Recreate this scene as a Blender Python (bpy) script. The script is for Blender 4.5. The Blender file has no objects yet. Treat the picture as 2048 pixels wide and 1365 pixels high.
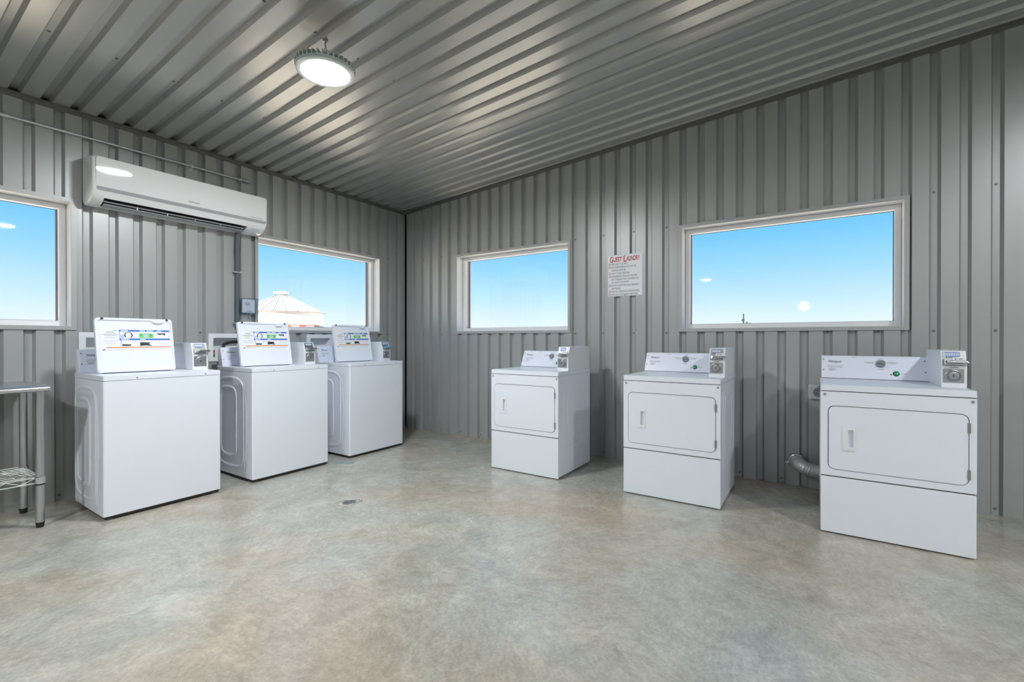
import bpy, bmesh, math, random
from mathutils import Vector, Matrix
R = math.radians
C = bpy.context.scene.collection
scn = bpy.context.scene

# ------------------------------------------------------------------ camera, sky, sun, exposure
cam_d = bpy.data.cameras.new('camera'); cam = bpy.data.objects.new('camera', cam_d); C.objects.link(cam)
cam_d.sensor_width = 36; cam_d.lens = 918.2 / 2048 * 36; cam_d.clip_start = .02; cam_d.clip_end = 2000
cam.location = (-4.2784, -4.5243, 1.1620)
cam.rotation_euler = (R(90 - .21), 0, -R(56.535))
scn.camera = cam
vs = scn.view_settings
scn.display_settings.display_device = 'sRGB'
vs.view_transform = 'Standard'; vs.look = 'None'; vs.gamma = 1; vs.exposure = 0.0; vs.use_curve_mapping = False
scn.cycles.use_denoising = True
scn.cycles.max_bounces = 10; scn.cycles.diffuse_bounces = 6; scn.cycles.glossy_bounces = 5
scn.cycles.transparent_max_bounces = 12
scn.cycles.sample_clamp_indirect = 8
scn.cycles.caustics_reflective = False; scn.cycles.caustics_refractive = False

SKY = 1.08
SUN = 24.0
LAMP = 355.0
w = bpy.data.worlds.new('sky'); scn.world = w; w.use_nodes = True
nt = w.node_tree; nt.nodes.clear()
wo = nt.nodes.new('ShaderNodeOutputWorld'); bg = nt.nodes.new('ShaderNodeBackground')
tc = nt.nodes.new('ShaderNodeTexCoord'); sx = nt.nodes.new('ShaderNodeSeparateXYZ')
rp = nt.nodes.new('ShaderNodeValToRGB'); bg.inputs['Strength'].default_value = SKY
nt.links.new(tc.outputs['Generated'], sx.inputs[0]); nt.links.new(sx.outputs['Z'], rp.inputs[0])
cr = rp.color_ramp
stops = [(0.0, (.90, .97, .99)), (.035, (.80, .95, 1)), (.08, (.58, .86, 1)), (.14, (.36, .74, 1)),
         (.20, (.20, .62, 1)), (.30, (.09, .48, .95)), (1.0, (.05, .26, .72))]
cr.elements[0].position = 0; cr.elements[0].color = (*stops[0][1], 1)
cr.elements[1].position = 1; cr.elements[1].color = (*stops[-1][1], 1)
for p, c in stops[1:-1]:
    e = cr.elements.new(p); e.color = (*c, 1)
# flash reflection of the right-hand window, painted into the sky as a small bright spot
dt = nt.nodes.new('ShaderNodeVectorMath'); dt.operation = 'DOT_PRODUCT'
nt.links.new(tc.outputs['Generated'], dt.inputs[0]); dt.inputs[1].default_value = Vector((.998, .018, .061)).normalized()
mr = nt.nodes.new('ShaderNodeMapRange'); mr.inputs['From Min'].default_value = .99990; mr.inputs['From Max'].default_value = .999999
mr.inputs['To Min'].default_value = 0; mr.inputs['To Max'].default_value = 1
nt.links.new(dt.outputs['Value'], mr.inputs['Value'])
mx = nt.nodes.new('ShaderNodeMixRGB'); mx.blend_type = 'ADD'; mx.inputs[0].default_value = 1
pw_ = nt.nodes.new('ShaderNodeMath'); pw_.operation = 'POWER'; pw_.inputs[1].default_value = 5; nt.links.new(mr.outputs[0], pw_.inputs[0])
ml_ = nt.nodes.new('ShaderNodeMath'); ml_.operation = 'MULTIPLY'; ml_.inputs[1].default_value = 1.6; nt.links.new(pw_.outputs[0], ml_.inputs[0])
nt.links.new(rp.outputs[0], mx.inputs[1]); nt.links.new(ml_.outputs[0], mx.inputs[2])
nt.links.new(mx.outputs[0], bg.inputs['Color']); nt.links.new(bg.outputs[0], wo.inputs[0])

sd = bpy.data.lights.new('sun', 'SUN'); sd.energy = SUN; sd.angle = R(.6); sd.color = (1, .93, .82)
sun = bpy.data.objects.new('sun', sd); C.objects.link(sun)
sun.rotation_euler = Vector((.55, .45, -.95)).to_track_quat('-Z', 'Y').to_euler()

# ------------------------------------------------------------------ materials
def mat(name, col, rough=.5, metal=0., spec=.5, emit=None, es=0, bump=None, coat=0):
    m = bpy.data.materials.new(name); m.use_nodes = True
    b = m.node_tree.nodes['Principled BSDF']
    b.inputs['Base Color'].default_value = (*col, 1); b.inputs['Roughness'].default_value = rough
    b.inputs['Metallic'].default_value = metal; b.inputs['Specular IOR Level'].default_value = spec
    if coat: b.inputs['Coat Weight'].default_value = coat; b.inputs['Coat Roughness'].default_value = .08
    if emit: b.inputs['Emission Color'].default_value = (*emit, 1); b.inputs['Emission Strength'].default_value = es
    if bump:
        t = m.node_tree; tcn = t.nodes.new('ShaderNodeTexCoord'); n = t.nodes.new('ShaderNodeTexNoise')
        n.inputs['Scale'].default_value = bump[0]; n.inputs['Detail'].default_value = 3
        bp = t.nodes.new('ShaderNodeBump'); bp.inputs['Strength'].default_value = bump[1]; bp.inputs['Distance'].default_value = bump[2]
        t.links.new(tcn.outputs['Object'], n.inputs['Vector']); t.links.new(n.outputs['Fac'], bp.inputs['Height'])
        t.links.new(bp.outputs['Normal'], b.inputs['Normal'])
    return m

M = {}
M['wall'] = mat('painted_steel_panel', (.415, .43, .428), .36, .2, .5, bump=(1.3, .25, .02))
M['ceil'] = mat('glossy_steel_panel', (.465, .475, .472), .30, .5, .5, bump=(1.6, .3, .02))
M['trim'] = mat('steel_trim', (.44, .455, .455), .4, .2)
M['darktrim'] = mat('shadow_grey_trim', (.17, .17, .165), .45, .2)
M['rear'] = mat('rear_panel_paint', (.46, .46, .45), .5)
M['jamb'] = mat('pale_jamb_paint', (.85, .85, .85), .35)
M['vinyl'] = mat('window_vinyl', (.86, .86, .87), .35)
M['maroon'] = mat('maroon_exterior_trim', (.16, .06, .09), .5)
M['outer'] = mat('exterior_siding', (.25, .08, .08), .6)
M['enamel'] = mat('white_enamel', (.775, .81, .88), .30, 0, .4)
M['panel'] = mat('console_panel', (.79, .82, .93), .28, .0, .5, coat=.2)
M['plastic'] = mat('white_plastic', (.80, .815, .84), .35)
M['acplastic'] = mat('glossy_white_plastic', (.83, .85, .86), .035, 0, .45)
M['silver'] = mat('silver_band', (.42, .44, .47), .35, .4)
M['chrome'] = mat('chrome', (.72, .73, .74), .18, 1)
M['steel'] = mat('stainless_steel', (.56, .57, .58), .28, 1, bump=(60, .05, .002))
M['zinc'] = mat('zinc_plate', (.40, .41, .42), .40, .9)
M['plated'] = mat('plated_wire', (.62, .66, .64), .4, .3)
M['galv'] = mat('galvanised_conduit', (.62, .64, .66), .35, .7)
M['foil'] = mat('duct_foil', (.80, .79, .78), .42, .75)
M['screw'] = mat('painted_screw_head', (.22, .22, .22), .4, .5)
M['black'] = mat('black_rubber', (.012, .012, .013), .5)
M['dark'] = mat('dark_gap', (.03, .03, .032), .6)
M['grey'] = mat('grey_knob', (.23, .24, .26), .35)
M['display'] = mat('pale_display', (.50, .53, .62), .3)
M['greyp'] = mat('grey_cap', (.2, .21, .22), .45)
M['slate'] = mat('lineset_wrap', (.09, .11, .13), .5, bump=(120, .3, .003))
M['green'] = mat('green_button', (.02, .42, .17), .25)
M['greenp'] = mat('green_print', (.12, .62, .14), .5)
M['blue'] = mat('blue_print', (.035, .16, .55), .5)
M['lightblue'] = mat('pale_blue_print', (.42, .56, .85), .5)
M['orange'] = mat('orange_print', (.72, .26, .08), .5)
M['ink'] = mat('black_ink', (.02, .022, .03), .5)
M['softink'] = mat('grey_ink', (.34, .36, .40), .6)
M['paleink'] = mat('pale_ink', (.55, .57, .62), .6)
M['paper'] = mat('label_paper', (.82, .83, .85), .5)
M['redink'] = mat('red_ink', (.50, .02, .025), .5)
M['signwhite'] = mat('sign_board', (.84, .87, .91), .4)
M['signink'] = mat('sign_ink', (.015, .022, .04), .5)
M['red'] = mat('red_valve', (.35, .01, .015), .4)
M['lens'] = mat('lit_lens', (1, 1, 1), .4, emit=(.95, .985, 1), es=LAMP)
M['fixture'] = mat('fixture_aluminium', (.58, .66, .67), .4, .2)
M['silo'] = mat('silo_steel', (.52, .535, .54), .45, .1)
M['siloline'] = mat('silo_seam', (.10, .11, .11), .6)
M['wood'] = mat('pole_wood', (.010, .028, .028), .9)
M['leaf'] = mat('far_foliage', (.010, .024, .018), .9)
M['redpaint'] = mat('red_paint', (.34, .03, .02), .6)
M['tape'] = mat('blue_green_stain', (.20, .33, .34), .45)
M['redleaf'] = mat('red_leaf', (.32, .03, .02), .7)
M['yelleaf'] = mat('yellow_leaf', (.62, .42, .12), .7)
M['grit'] = mat('chipped_concrete', (.50, .47, .41), .9, bump=(90, .8, .01))
M['paleleaf'] = mat('pale_chip', (.6, .58, .55), .7)

def clear_mat(name, tint, f0):
    m = bpy.data.materials.new(name); m.use_nodes = True; t = m.node_tree; t.nodes.clear()
    o = t.nodes.new('ShaderNodeOutputMaterial'); tr = t.nodes.new('ShaderNodeBsdfTransparent'); gl = t.nodes.new('ShaderNodeBsdfGlossy')
    tr.inputs['Color'].default_value = (*tint, 1); gl.inputs['Roughness'].default_value = .02
    lw = t.nodes.new('ShaderNodeLayerWeight'); lw.inputs['Blend'].default_value = .5
    pw = t.nodes.new('ShaderNodeMath'); pw.operation = 'POWER'; pw.inputs[1].default_value = 5
    ma = t.nodes.new('ShaderNodeMath'); ma.operation = 'MULTIPLY_ADD'; ma.inputs[1].default_value = 1 - f0; ma.inputs[2].default_value = f0
    mx = t.nodes.new('ShaderNodeMixShader')
    t.links.new(lw.outputs['Facing'], pw.inputs[0]); t.links.new(pw.outputs[0], ma.inputs[0]); t.links.new(ma.outputs[0], mx.inputs[0])
    t.links.new(tr.outputs[0], mx.inputs[1]); t.links.new(gl.outputs[0], mx.inputs[2]); t.links.new(mx.outputs[0], o.inputs[0])
    return m
M['glass'] = clear_mat('window_glass', (.985, .99, .99), .03)
M['clear'] = clear_mat('clear_plastic', (.90, .92, .95), .05)

def concrete():
    m = bpy.data.materials.new('polished_concrete'); m.use_nodes = True; t = m.node_tree; b = t.nodes['Principled BSDF']
    tcn = t.nodes.new('ShaderNodeTexCoord')
    def noise(scale, det, rough=.55, dist=0):
        n = t.nodes.new('ShaderNodeTexNoise'); n.inputs['Scale'].default_value = scale; n.inputs['Detail'].default_value = det
        n.inputs['Roughness'].default_value = rough; n.inputs['Distortion'].default_value = dist
        t.links.new(tcn.outputs['Object'], n.inputs['Vector']); return n
    def ramp(src, a, bb, ca, cb):
        r = t.nodes.new('ShaderNodeValToRGB'); r.color_ramp.elements[0].position = a; r.color_ramp.elements[1].position = bb
        r.color_ramp.elements[0].color = (*ca, 1); r.color_ramp.elements[1].color = (*cb, 1); t.links.new(src, r.inputs[0]); return r
    def mix(mode, fac, a, bb):
        x = t.nodes.new('ShaderNodeMixRGB'); x.blend_type = mode
        if isinstance(fac, float): x.inputs[0].default_value = fac
        else: t.links.new(fac, x.inputs[0])
        t.links.new(a, x.inputs[1]); t.links.new(bb, x.inputs[2]); return x
    big = noise(.8, 5, .6, .5); mid = noise(2.6, 6, .62, 1.0); speck = noise(150, 2); 
    # feathered trowel strokes: stretched noise whose direction wanders over the slab
    wp = t.nodes.new('ShaderNodeVectorMath'); wp.operation = 'MULTIPLY_ADD'; wp.inputs[1].default_value = (.55, .55, 0)
    t.links.new(mid.outputs['Color'], wp.inputs[0]); t.links.new(tcn.outputs['Object'], wp.inputs[2])
    vo = t.nodes.new('ShaderNodeTexVoronoi'); vo.inputs['Scale'].default_value = 2.1; t.links.new(wp.outputs[0], vo.inputs['Vector'])
    vs_ = t.nodes.new('ShaderNodeSeparateColor'); t.links.new(vo.outputs['Color'], vs_.inputs[0])
    ang = t.nodes.new('ShaderNodeMath'); ang.operation = 'MULTIPLY'; ang.inputs[1].default_value = 3.1; t.links.new(vs_.outputs[0], ang.inputs[0])
    vr = t.nodes.new('ShaderNodeVectorRotate'); vr.rotation_type = 'Z_AXIS'; t.links.new(tcn.outputs['Object'], vr.inputs['Vector']); t.links.new(ang.outputs[0], vr.inputs['Angle'])
    sc = t.nodes.new('ShaderNodeVectorMath'); sc.operation = 'MULTIPLY'; sc.inputs[1].default_value = (1, 2.2, 1); t.links.new(vr.outputs[0], sc.inputs[0])
    def strokes(scale):
        n = t.nodes.new('ShaderNodeTexNoise'); n.inputs['Scale'].default_value = scale; n.inputs['Detail'].default_value = 4; n.inputs['Roughness'].default_value = .65; n.inputs['Distortion'].default_value = .5
        t.links.new(sc.outputs[0], n.inputs['Vector']); return n
    st = noise(6, 8, .70, 1.2); st2 = strokes(19); gr = noise(75, 4, .6, .5)
    base = ramp(big.outputs['Fac'], .43, .66, (.425, .424, .388), (.462, .395, .325))
    md = ramp(mid.outputs['Fac'], .30, .70, (.82, .82, .80), (1.10, 1.09, 1.08))
    fn = ramp(st.outputs['Fac'], .36, .64, (.84, .84, .82), (1.12, 1.12, 1.11))
    f2 = ramp(st2.outputs['Fac'], .36, .64, (.89, .89, .875), (1.09, 1.09, 1.09))
    sp = ramp(speck.outputs['Fac'], .25, .31, (.40, .36, .33), (1, 1, 1))
    x = mix('MULTIPLY', 1.0, base.outputs[0], md.outputs[0]); x = mix('MULTIPLY', .8, x.outputs[0], fn.outputs[0]); x = mix('MULTIPLY', .9, x.outputs[0], f2.outputs[0])
    g_ = ramp(gr.outputs['Fac'], .35, .65, (.88, .88, .87), (1.09, 1.09, 1.09)); x = mix('MULTIPLY', .8, x.outputs[0], g_.outputs[0])
    x = mix('MULTIPLY', .7, x.outputs[0], sp.outputs[0])
    t.links.new(x.outputs[0], b.inputs['Base Color']); b.inputs['Specular IOR Level'].default_value = .8
    rr = t.nodes.new('ShaderNodeMapRange'); rr.inputs['To Min'].default_value = .17; rr.inputs['To Max'].default_value = .32
    t.links.new(mid.outputs['Fac'], rr.inputs['Value']); t.links.new(rr.outputs[0], b.inputs['Roughness'])
    bp = t.nodes.new('ShaderNodeBump'); bp.inputs['Strength'].default_value = .08; bp.inputs['Distance'].default_value = .004
    t.links.new(mid.outputs['Fac'], bp.inputs['Height']); t.links.new(bp.outputs[0], b.inputs['Normal'])
    return m
M['concrete'] = concrete()
def soil():
    m = bpy.data.materials.new('dry_ground'); m.use_nodes = True; t = m.node_tree; b = t.nodes['Principled BSDF']
    tcn = t.nodes.new('ShaderNodeTexCoord'); n = t.nodes.new('ShaderNodeTexNoise'); n.inputs['Scale'].default_value = .15; n.inputs['Detail'].default_value = 8
    r = t.nodes.new('ShaderNodeValToRGB'); r.color_ramp.elements[0].color = (.60, .52, .41, 1); r.color_ramp.elements[1].color = (.72, .65, .54, 1)
    t.links.new(tcn.outputs['Object'], n.inputs['Vector']); t.links.new(n.outputs['Fac'], r.inputs[0]); t.links.new(r.outputs[0], b.inputs['Base Color'])
    b.inputs['Roughness'].default_value = .95
    return m
M['soil'] = soil()

# ------------------------------------------------------------------ helpers
def rrect(x0, x1, z0, z1, r, n=5):
    """rounded rectangle outline, counter-clockwise; r one radius or (bl, br, tr, tl)"""
    rs = r if isinstance(r, (tuple, list)) else (r,) * 4
    out = []
    for (cx, cz, a0), q in zip(((x0, z0, 180), (x1, z0, 270), (x1, z1, 0), (x0, z1, 90)), rs):
        sx_ = 1 if cx == x0 else -1; sz_ = 1 if cz == z0 else -1
        if q <= 1e-6: out.append((cx, cz)); continue
        for i in range(n + 1):
            a = R(a0 + 90 * i / n); out.append((cx + sx_ * q + q * math.cos(a), cz + sz_ * q + q * math.sin(a)))
    return out

class MB:
    """collects shapes and links them as one mesh object"""
    def __init__(s, mtx=None): s.bm = bmesh.new(); s.m = mtx or Matrix()
    def v(s, p): return s.bm.verts.new(s.m @ Vector(p))
    def f(s, vs):
        try: return s.bm.faces.new(vs)
        except ValueError: return None
    def box(s, x0, x1, y0, y1, z0, z1, bev=0, seg=2):
        c = [s.v((x, y, z)) for x in (x0, x1) for y in (y0, y1) for z in (z0, z1)]
        fs = [s.f([c[i] for i in q]) for q in ((0, 1, 3, 2), (4, 6, 7, 5), (0, 4, 5, 1), (2, 3, 7, 6), (0, 2, 6, 4), (1, 5, 7, 3))]
        if bev:
            es = list({e for f in fs for e in f.edges})
            bmesh.ops.bevel(s.bm, geom=es, offset=bev, segments=seg, profile=.5, affect='EDGES')
        return s
    def prism(s, poly, put, h0, h1, bev=0):
        """poly (a, b) extruded from h0 to h1; put(a, b, h) gives the point"""
        A = [s.v(put(a, b, h0)) for a, b in poly]; B = [s.v(put(a, b, h1)) for a, b in poly]
        n = len(poly); fs = [s.f(A[::-1]), s.f(B)]
        for i in range(n): fs.append(s.f([A[i], A[(i + 1) % n], B[(i + 1) % n], B[i]]))
        if bev:
            es = [e for e in fs[1].edges]
            bmesh.ops.bevel(s.bm, geom=es, offset=bev, segments=2, profile=.5, affect='EDGES')
        return s
    def ring(s, outer, inner, put, h0, h1):
        n = len(outer); rows = [[s.v(put(a, b, h)) for a, b in q] for q, h in ((outer, h0), (outer, h1), (inner, h1), (inner, h0))]
        for k in range(4):
            for i in range(n): s.f([rows[k][i], rows[k][(i + 1) % n], rows[(k + 1) % 4][(i + 1) % n], rows[(k + 1) % 4][i]])
        return s
    def cyl(s, p0, p1, r, n=16, r2=None):
        return s.tube([p0, p1], [r, r if r2 is None else r2], n)
    def tube(s, path, r, n=10, closed=False, flat=None):
        P = [Vector(p) for p in path]; k = len(P); rs = r if isinstance(r, (list, tuple)) else [r] * k
        rows = []; up = None
        for i in range(k):
            a = P[(i - 1) % k] if (closed or i) else P[0]; b = P[(i + 1) % k] if (closed or i < k - 1) else P[-1]
            d = (b - a).normalized()
            if up is None:
                up = Vector((0, 0, 1)) if abs(d.z) < .9 else Vector((1, 0, 0))
            sd_ = d.cross(up)
            if sd_.length < 1e-4: sd_ = d.orthogonal()
            sd_.normalize(); up = sd_.cross(d).normalized()
            ring = []
            for j in range(n):
                q = 2 * math.pi * j / n; off = sd_ * math.cos(q) * rs[i] + up * math.sin(q) * rs[i]
                if flat is not None:
                    fl = Vector(flat[0]); off -= fl * off.dot(fl) * (1 - flat[1])
                ring.append(s.v(P[i] + off))
            rows.append(ring)
        for i in range(k if closed else k - 1):
            A, B = rows[i], rows[(i + 1) % k]
            for j in range(n): s.f([A[j], A[(j + 1) % n], B[(j + 1) % n], B[j]])
        if not closed: s.f(rows[0][::-1]); s.f(rows[-1])
        return s
    def lathe(s, prof, c, n=48, axis='z'):
        def put(r_, h, a):
            x, y = r_ * math.cos(a), r_ * math.sin(a)
            return Vector(c) + (Vector((x, y, h)) if axis == 'z' else Vector((x, -h, y)) if axis == 'y' else Vector((h, x, y)))
        rows = []
        for r_, h in prof:
            rows.append([s.v(put(0, h, 0))] if r_ < 1e-6 else [s.v(put(r_, h, 2 * math.pi * j / n)) for j in range(n)])
        for A, B in zip(rows, rows[1:]):
            for j in range(n):
                q = [A[j % len(A)], A[(j + 1) % len(A)], B[(j + 1) % len(B)], B[j % len(B)]]
                u = []
                for x in q:
                    if x not in u: u.append(x)
                if len(u) > 2: s.f(u)
        return s
    def mesh(s, name):
        bmesh.ops.remove_doubles(s.bm, verts=s.bm.verts, dist=1e-6)
        bmesh.ops.recalc_face_normals(s.bm, faces=s.bm.faces)
        me = bpy.data.meshes.new(name); s.bm.to_mesh(me); s.bm.free()
        me.shade_smooth(); me.set_sharp_from_angle(angle=R(28))
        return me
    def build(s, name, m, parent=None, loc=(0, 0, 0)):
        o = link(s.mesh(name), name, m, parent, loc)
        wn = o.modifiers.new('weighted_normal', 'WEIGHTED_NORMAL'); wn.keep_sharp = True; wn.weight = 80
        return o

def link(me, name, m, parent=None, loc=(0, 0, 0)):
    if not me.materials: me.materials.append(m)
    o = bpy.data.objects.new(name, me); C.objects.link(o); o.location = loc
    if parent: o.parent = parent
    return o
def empty(name, loc, rz=0):
    o = bpy.data.objects.new(name, None); C.objects.link(o); o.location = loc; o.rotation_euler = (0, 0, rz); o.empty_display_size = .1
    return o
def tag(o, label=None, cat=None, group=None, kind=None):
    if label: o['label'] = label
    if cat: o['category'] = cat
    if group: o['group'] = group
    if kind: o['kind'] = kind
    return o
def struct(o): o['kind'] = 'structure'; return o
def copy_tree(o, parent=None):
    c = o.copy(); C.objects.link(c); c.parent = parent
    for ch in list(o.children): copy_tree(ch, c)
    return c
_tx = {}
def lettering(text, width, height, mtx, name, m, parent, depth=.0006, spacing=1.0, bold=0.):
    """flat raised letters fitted to width x height; mtx maps (x, y, out) to the parent's space"""
    key = (text, spacing, bold)
    if key not in _tx:
        cu = bpy.data.curves.new('letters', 'FONT'); cu.body = text; cu.size = 1; cu.space_character = spacing; cu.resolution_u = 5; cu.offset = bold
        ob = bpy.data.objects.new('letters', cu); C.objects.link(ob); dg = bpy.context.evaluated_depsgraph_get()
        me = bpy.data.meshes.new_from_object(ob.evaluated_get(dg)); bpy.data.objects.remove(ob); bpy.data.curves.remove(cu)
        _tx[key] = ([v.co.copy() for v in me.vertices], [tuple(p.vertices) for p in me.polygons])
    V, F = _tx[key]
    x0 = min(v.x for v in V); x1 = max(v.x for v in V); y0 = min(v.y for v in V); y1 = max(v.y for v in V)
    out = [mtx @ Vector(((v.x - x0) / (x1 - x0) * width, (v.y - y0) / (y1 - y0) * height, depth)) for v in V]
    me = bpy.data.meshes.new(name); me.from_pydata(out, [], F); me.update()
    return link(me, name, m, parent)

# ------------------------------------------------------------------ room shell
H0 = 2.832; SL = .0685; XW = -10.4; YW = -8.2; TH = .20
def ceil_z(y): return H0 - SL * y

GD = .030
def corrugated(mb, u0, u1, c0, pitch, top, holes, put, zmax_levels=None):
    """liner panel: wide pans with narrow recessed grooves, cut out round the holes"""
    prof = []
    k = math.floor((u0 - c0) / pitch) - 1
    while c0 + k * pitch < u1 + pitch:
        c = c0 + k * pitch; prof += [(c - .031, 0), (c - .017, GD), (c + .017, GD), (c + .031, 0)]; k += 1
    def dep(u):
        for (a, da), (b, db) in zip(prof, prof[1:]):
            if a <= u <= b: return da + (db - da) * (u - a) / (b - a)
        return 0
    us = sorted({round(u, 5) for u, _ in prof if u0 < u < u1} | {u0, u1} | {round(e, 5) for h in holes for e in h[:2]})
    zs = sorted({0.0} | {z for h in holes for z in h[2:]})
    V = {}
    def vert(i, j):
        if (i, j) not in V:
            u = us[i]; V[i, j] = mb.v(put(u, dep(u), zs[j] if j < len(zs) else top(u)))
        return V[i, j]
    for i in range(len(us) - 1):
        um = (us[i] + us[i + 1]) / 2
        for j in range(len(zs)):
            z1 = zs[j + 1] if j + 1 < len(zs) else top(um)
            if any(h[0] < um < h[1] and h[2] < (zs[j] + z1) / 2 < h[3] for h in holes): continue
            mb.f([vert(i, j), vert(i + 1, j), vert(i + 1, j + 1), vert(i, j + 1)])
def skin(mb, u0, u1, d, top, holes, put):
    us = sorted({u0, u1} | {e for h in holes for e in h[:2]}); zs = sorted({-.3} | {z for h in holes for z in h[2:]})
    for a, b in zip(us, us[1:]):
        for j in range(len(zs)):
            um = (a + b) / 2; z1 = zs[j + 1] if j + 1 < len(zs) else None
            zm = (zs[j] + (z1 if z1 is not None else top(um))) / 2
            if any(h[0] < um < h[1] and h[2] < zm < h[3] for h in holes): continue
            mb.f([mb.v(put(a, d, zs[j])), mb.v(put(b, d, zs[j])), mb.v(put(b, d, z1 if z1 is not None else top(b))), mb.v(put(a, d, z1 if z1 is not None else top(a)))])

WZ0, WZ1 = 1.257, 2.160           # opening in the wall
winL = [(-4.750, -3.258), (-1.917, -.427)]            # along the left wall (x)
winR = [(-2.392, -.899), (-5.052, -3.526)]            # along the right wall (y)
obox = [(-3.220, -2.900), (-2.356, -2.036), (-1.405, -1.085)]   # washer outlet boxes
OBZ = (.962, 1.215); OB = .040
holesL = [(a, b, WZ0, WZ1) for a, b in winL] + [(a + OB - .012, b - OB + .012, OBZ[0] + OB - .012, OBZ[1] - OB + .012) for a, b in obox]
holesR = [(a, b, WZ0, WZ1) for a, b in winR]
putL = lambda u, d, z: (u, d, z)
putR = lambda u, d, z: (d, u, z)
CL0, PL = -3.014, .1523; CR0, PR = -2.767, .1530; CC0, PC = -2.935, .1525

mb = MB(); corrugated(mb, XW, 0, CL0, PL, lambda u: H0 + .01, holesL, putL); wl = struct(mb.build('wall_left', M['wall']))
skL = MB(); skin(skL, XW - TH, TH, TH, lambda u: H0 + .2, [(a, b, WZ0, WZ1) for a, b in winL], putL); s = skL.build('siding', M['outer'], wl)
mb = MB(); corrugated(mb, YW, 0, CR0, PR, lambda u: ceil_z(u) + .01, holesR, putR); wr_ = struct(mb.build('wall_right', M['wall']))
skR = MB(); skin(skR, YW - TH, TH, TH, lambda u: ceil_z(u) + .2, holesR, putR); skR.build('siding', M['outer'], wr_)
mb = MB(); corrugated(mb, XW, 0, CL0, PL, lambda u: ceil_z(YW) + .01, [], lambda u, d, z: (u, YW - d, z)); wf = struct(mb.build('wall_front', M['rear']))
b2 = MB(); b2.box(XW - TH, TH, YW - TH, YW - .12, -.3, ceil_z(YW) + .2); b2.build('siding', M['outer'], wf)
mb = MB(); corrugated(mb, YW, 0, CR0, PR, lambda u: ceil_z(u) + .01, [], lambda u, d, z: (XW - d, u, z)); wb = struct(mb.build('wall_back', M['rear']))
b2 = MB(); b2.box(XW - TH, XW - .12, YW - TH, TH, -.3, H0 + .2); b2.build('siding', M['outer'], wb)
mb = MB(); corrugated(mb, XW - .1, .1, CC0, PC, lambda u: 1, [], lambda u, d, z: (u, (.1 if z > .5 else YW - .1), ceil_z(.1 if z > .5 else YW - .1) + d))
cl = struct(mb.build('ceiling', M['ceil']))
b2 = MB(); e = TH + .25
b2.prism([(YW - e, ceil_z(YW - e) + .10), (e, ceil_z(e) + .10), (e, ceil_z(e) + .25), (YW - e, ceil_z(YW - e) + .25)], lambda a, b, h: (h, a, b), XW - e, e)
b2.build('roof', M['outer'], cl)
mb = MB(); mb.box(XW - TH, TH, YW - TH, TH, -.3, 0); struct(mb.build('floor', M['concrete']))
mb = MB(); mb.box(-400, 400, -400, 400, -.6, -.302); struct(mb.build('ground', M['soil']))

# eave, rake and corner trims: angles, one leg on each surface
mb = MB(); zt = ceil_z(0)
mb.prism([(0, zt - .032), (-.005, zt - .032), (-.005, zt - .006), (-.030, zt - .004), (-.030, zt + .001), (0, zt + .001)], lambda a, b, h: (h, a, b), XW, -.001)
struct(mb.build('trim_1', M['darktrim']))
mb = MB()
for x0, x1, a, b in ((-.005, 0, .032, -.001), (-.030, -.004, .006, -.001)):
    p = [(YW, ceil_z(YW) - a), (-.006, ceil_z(-.006) - a), (-.006, ceil_z(-.006) - b), (YW, ceil_z(YW) - b)]
    mb.prism(p, lambda a_, b_, h: (h, a_, b_), x0, x1)
struct(mb.build('trim_2', M['darktrim']))

# screws on the liner panels (each a child of its wall)
def screw_mesh():
    m_ = MB(); m_.lathe([(0, .0055), (.0045, .005), (.0055, .0035), (.0055, .0018), (.0095, .0014), (.0095, -.0002), (0, -.0002)], (0, 0, 0), 12, 'y'); return m_.mesh('screw')
SM = screw_mesh(); SM.materials.append(M['screw'])
def screw(parent, loc, rot=(0, 0, 0), sc=1.0):
    o = bpy.data.objects.new('screw', SM); C.objects.link(o); o.parent = parent; o.location = loc; o.rotation_euler = rot; o.scale = (sc,) * 3
for k in range(-18, 20, 2):
    y = CR0 + k * PR
    if not -5.9 < y < -.05: continue
    for z in (2.191, 1.222, .037):
        inside = any(a - .03 < y < b + .03 for a, b in winR)
        if z == 2.191 and inside: continue
        screw(wr_, (GD, y, z), (0, 0, -R(90)))
for k in range(-4, 20, 2):
    x = CL0 + (k) * PL
    if not -3.75 < x < -.03: continue
    for z in (2.191, 1.222, .037):
        if z == 2.191 and any(a - .03 < x < b + .03 for a, b in winL): continue
        screw(wl, (x, GD, z))
n_ = 0
for k in range(-8, 22, 2):
    x = CC0 + k * PC
    for y in (-.872, -2.022, -3.17, -4.32):
        if x > -.05 or (x < -3.4 and y < -2.5) or x < -3.7: continue
        screw(cl, (x, y, ceil_z(y) + GD), (R(90), 0, 0))

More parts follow.
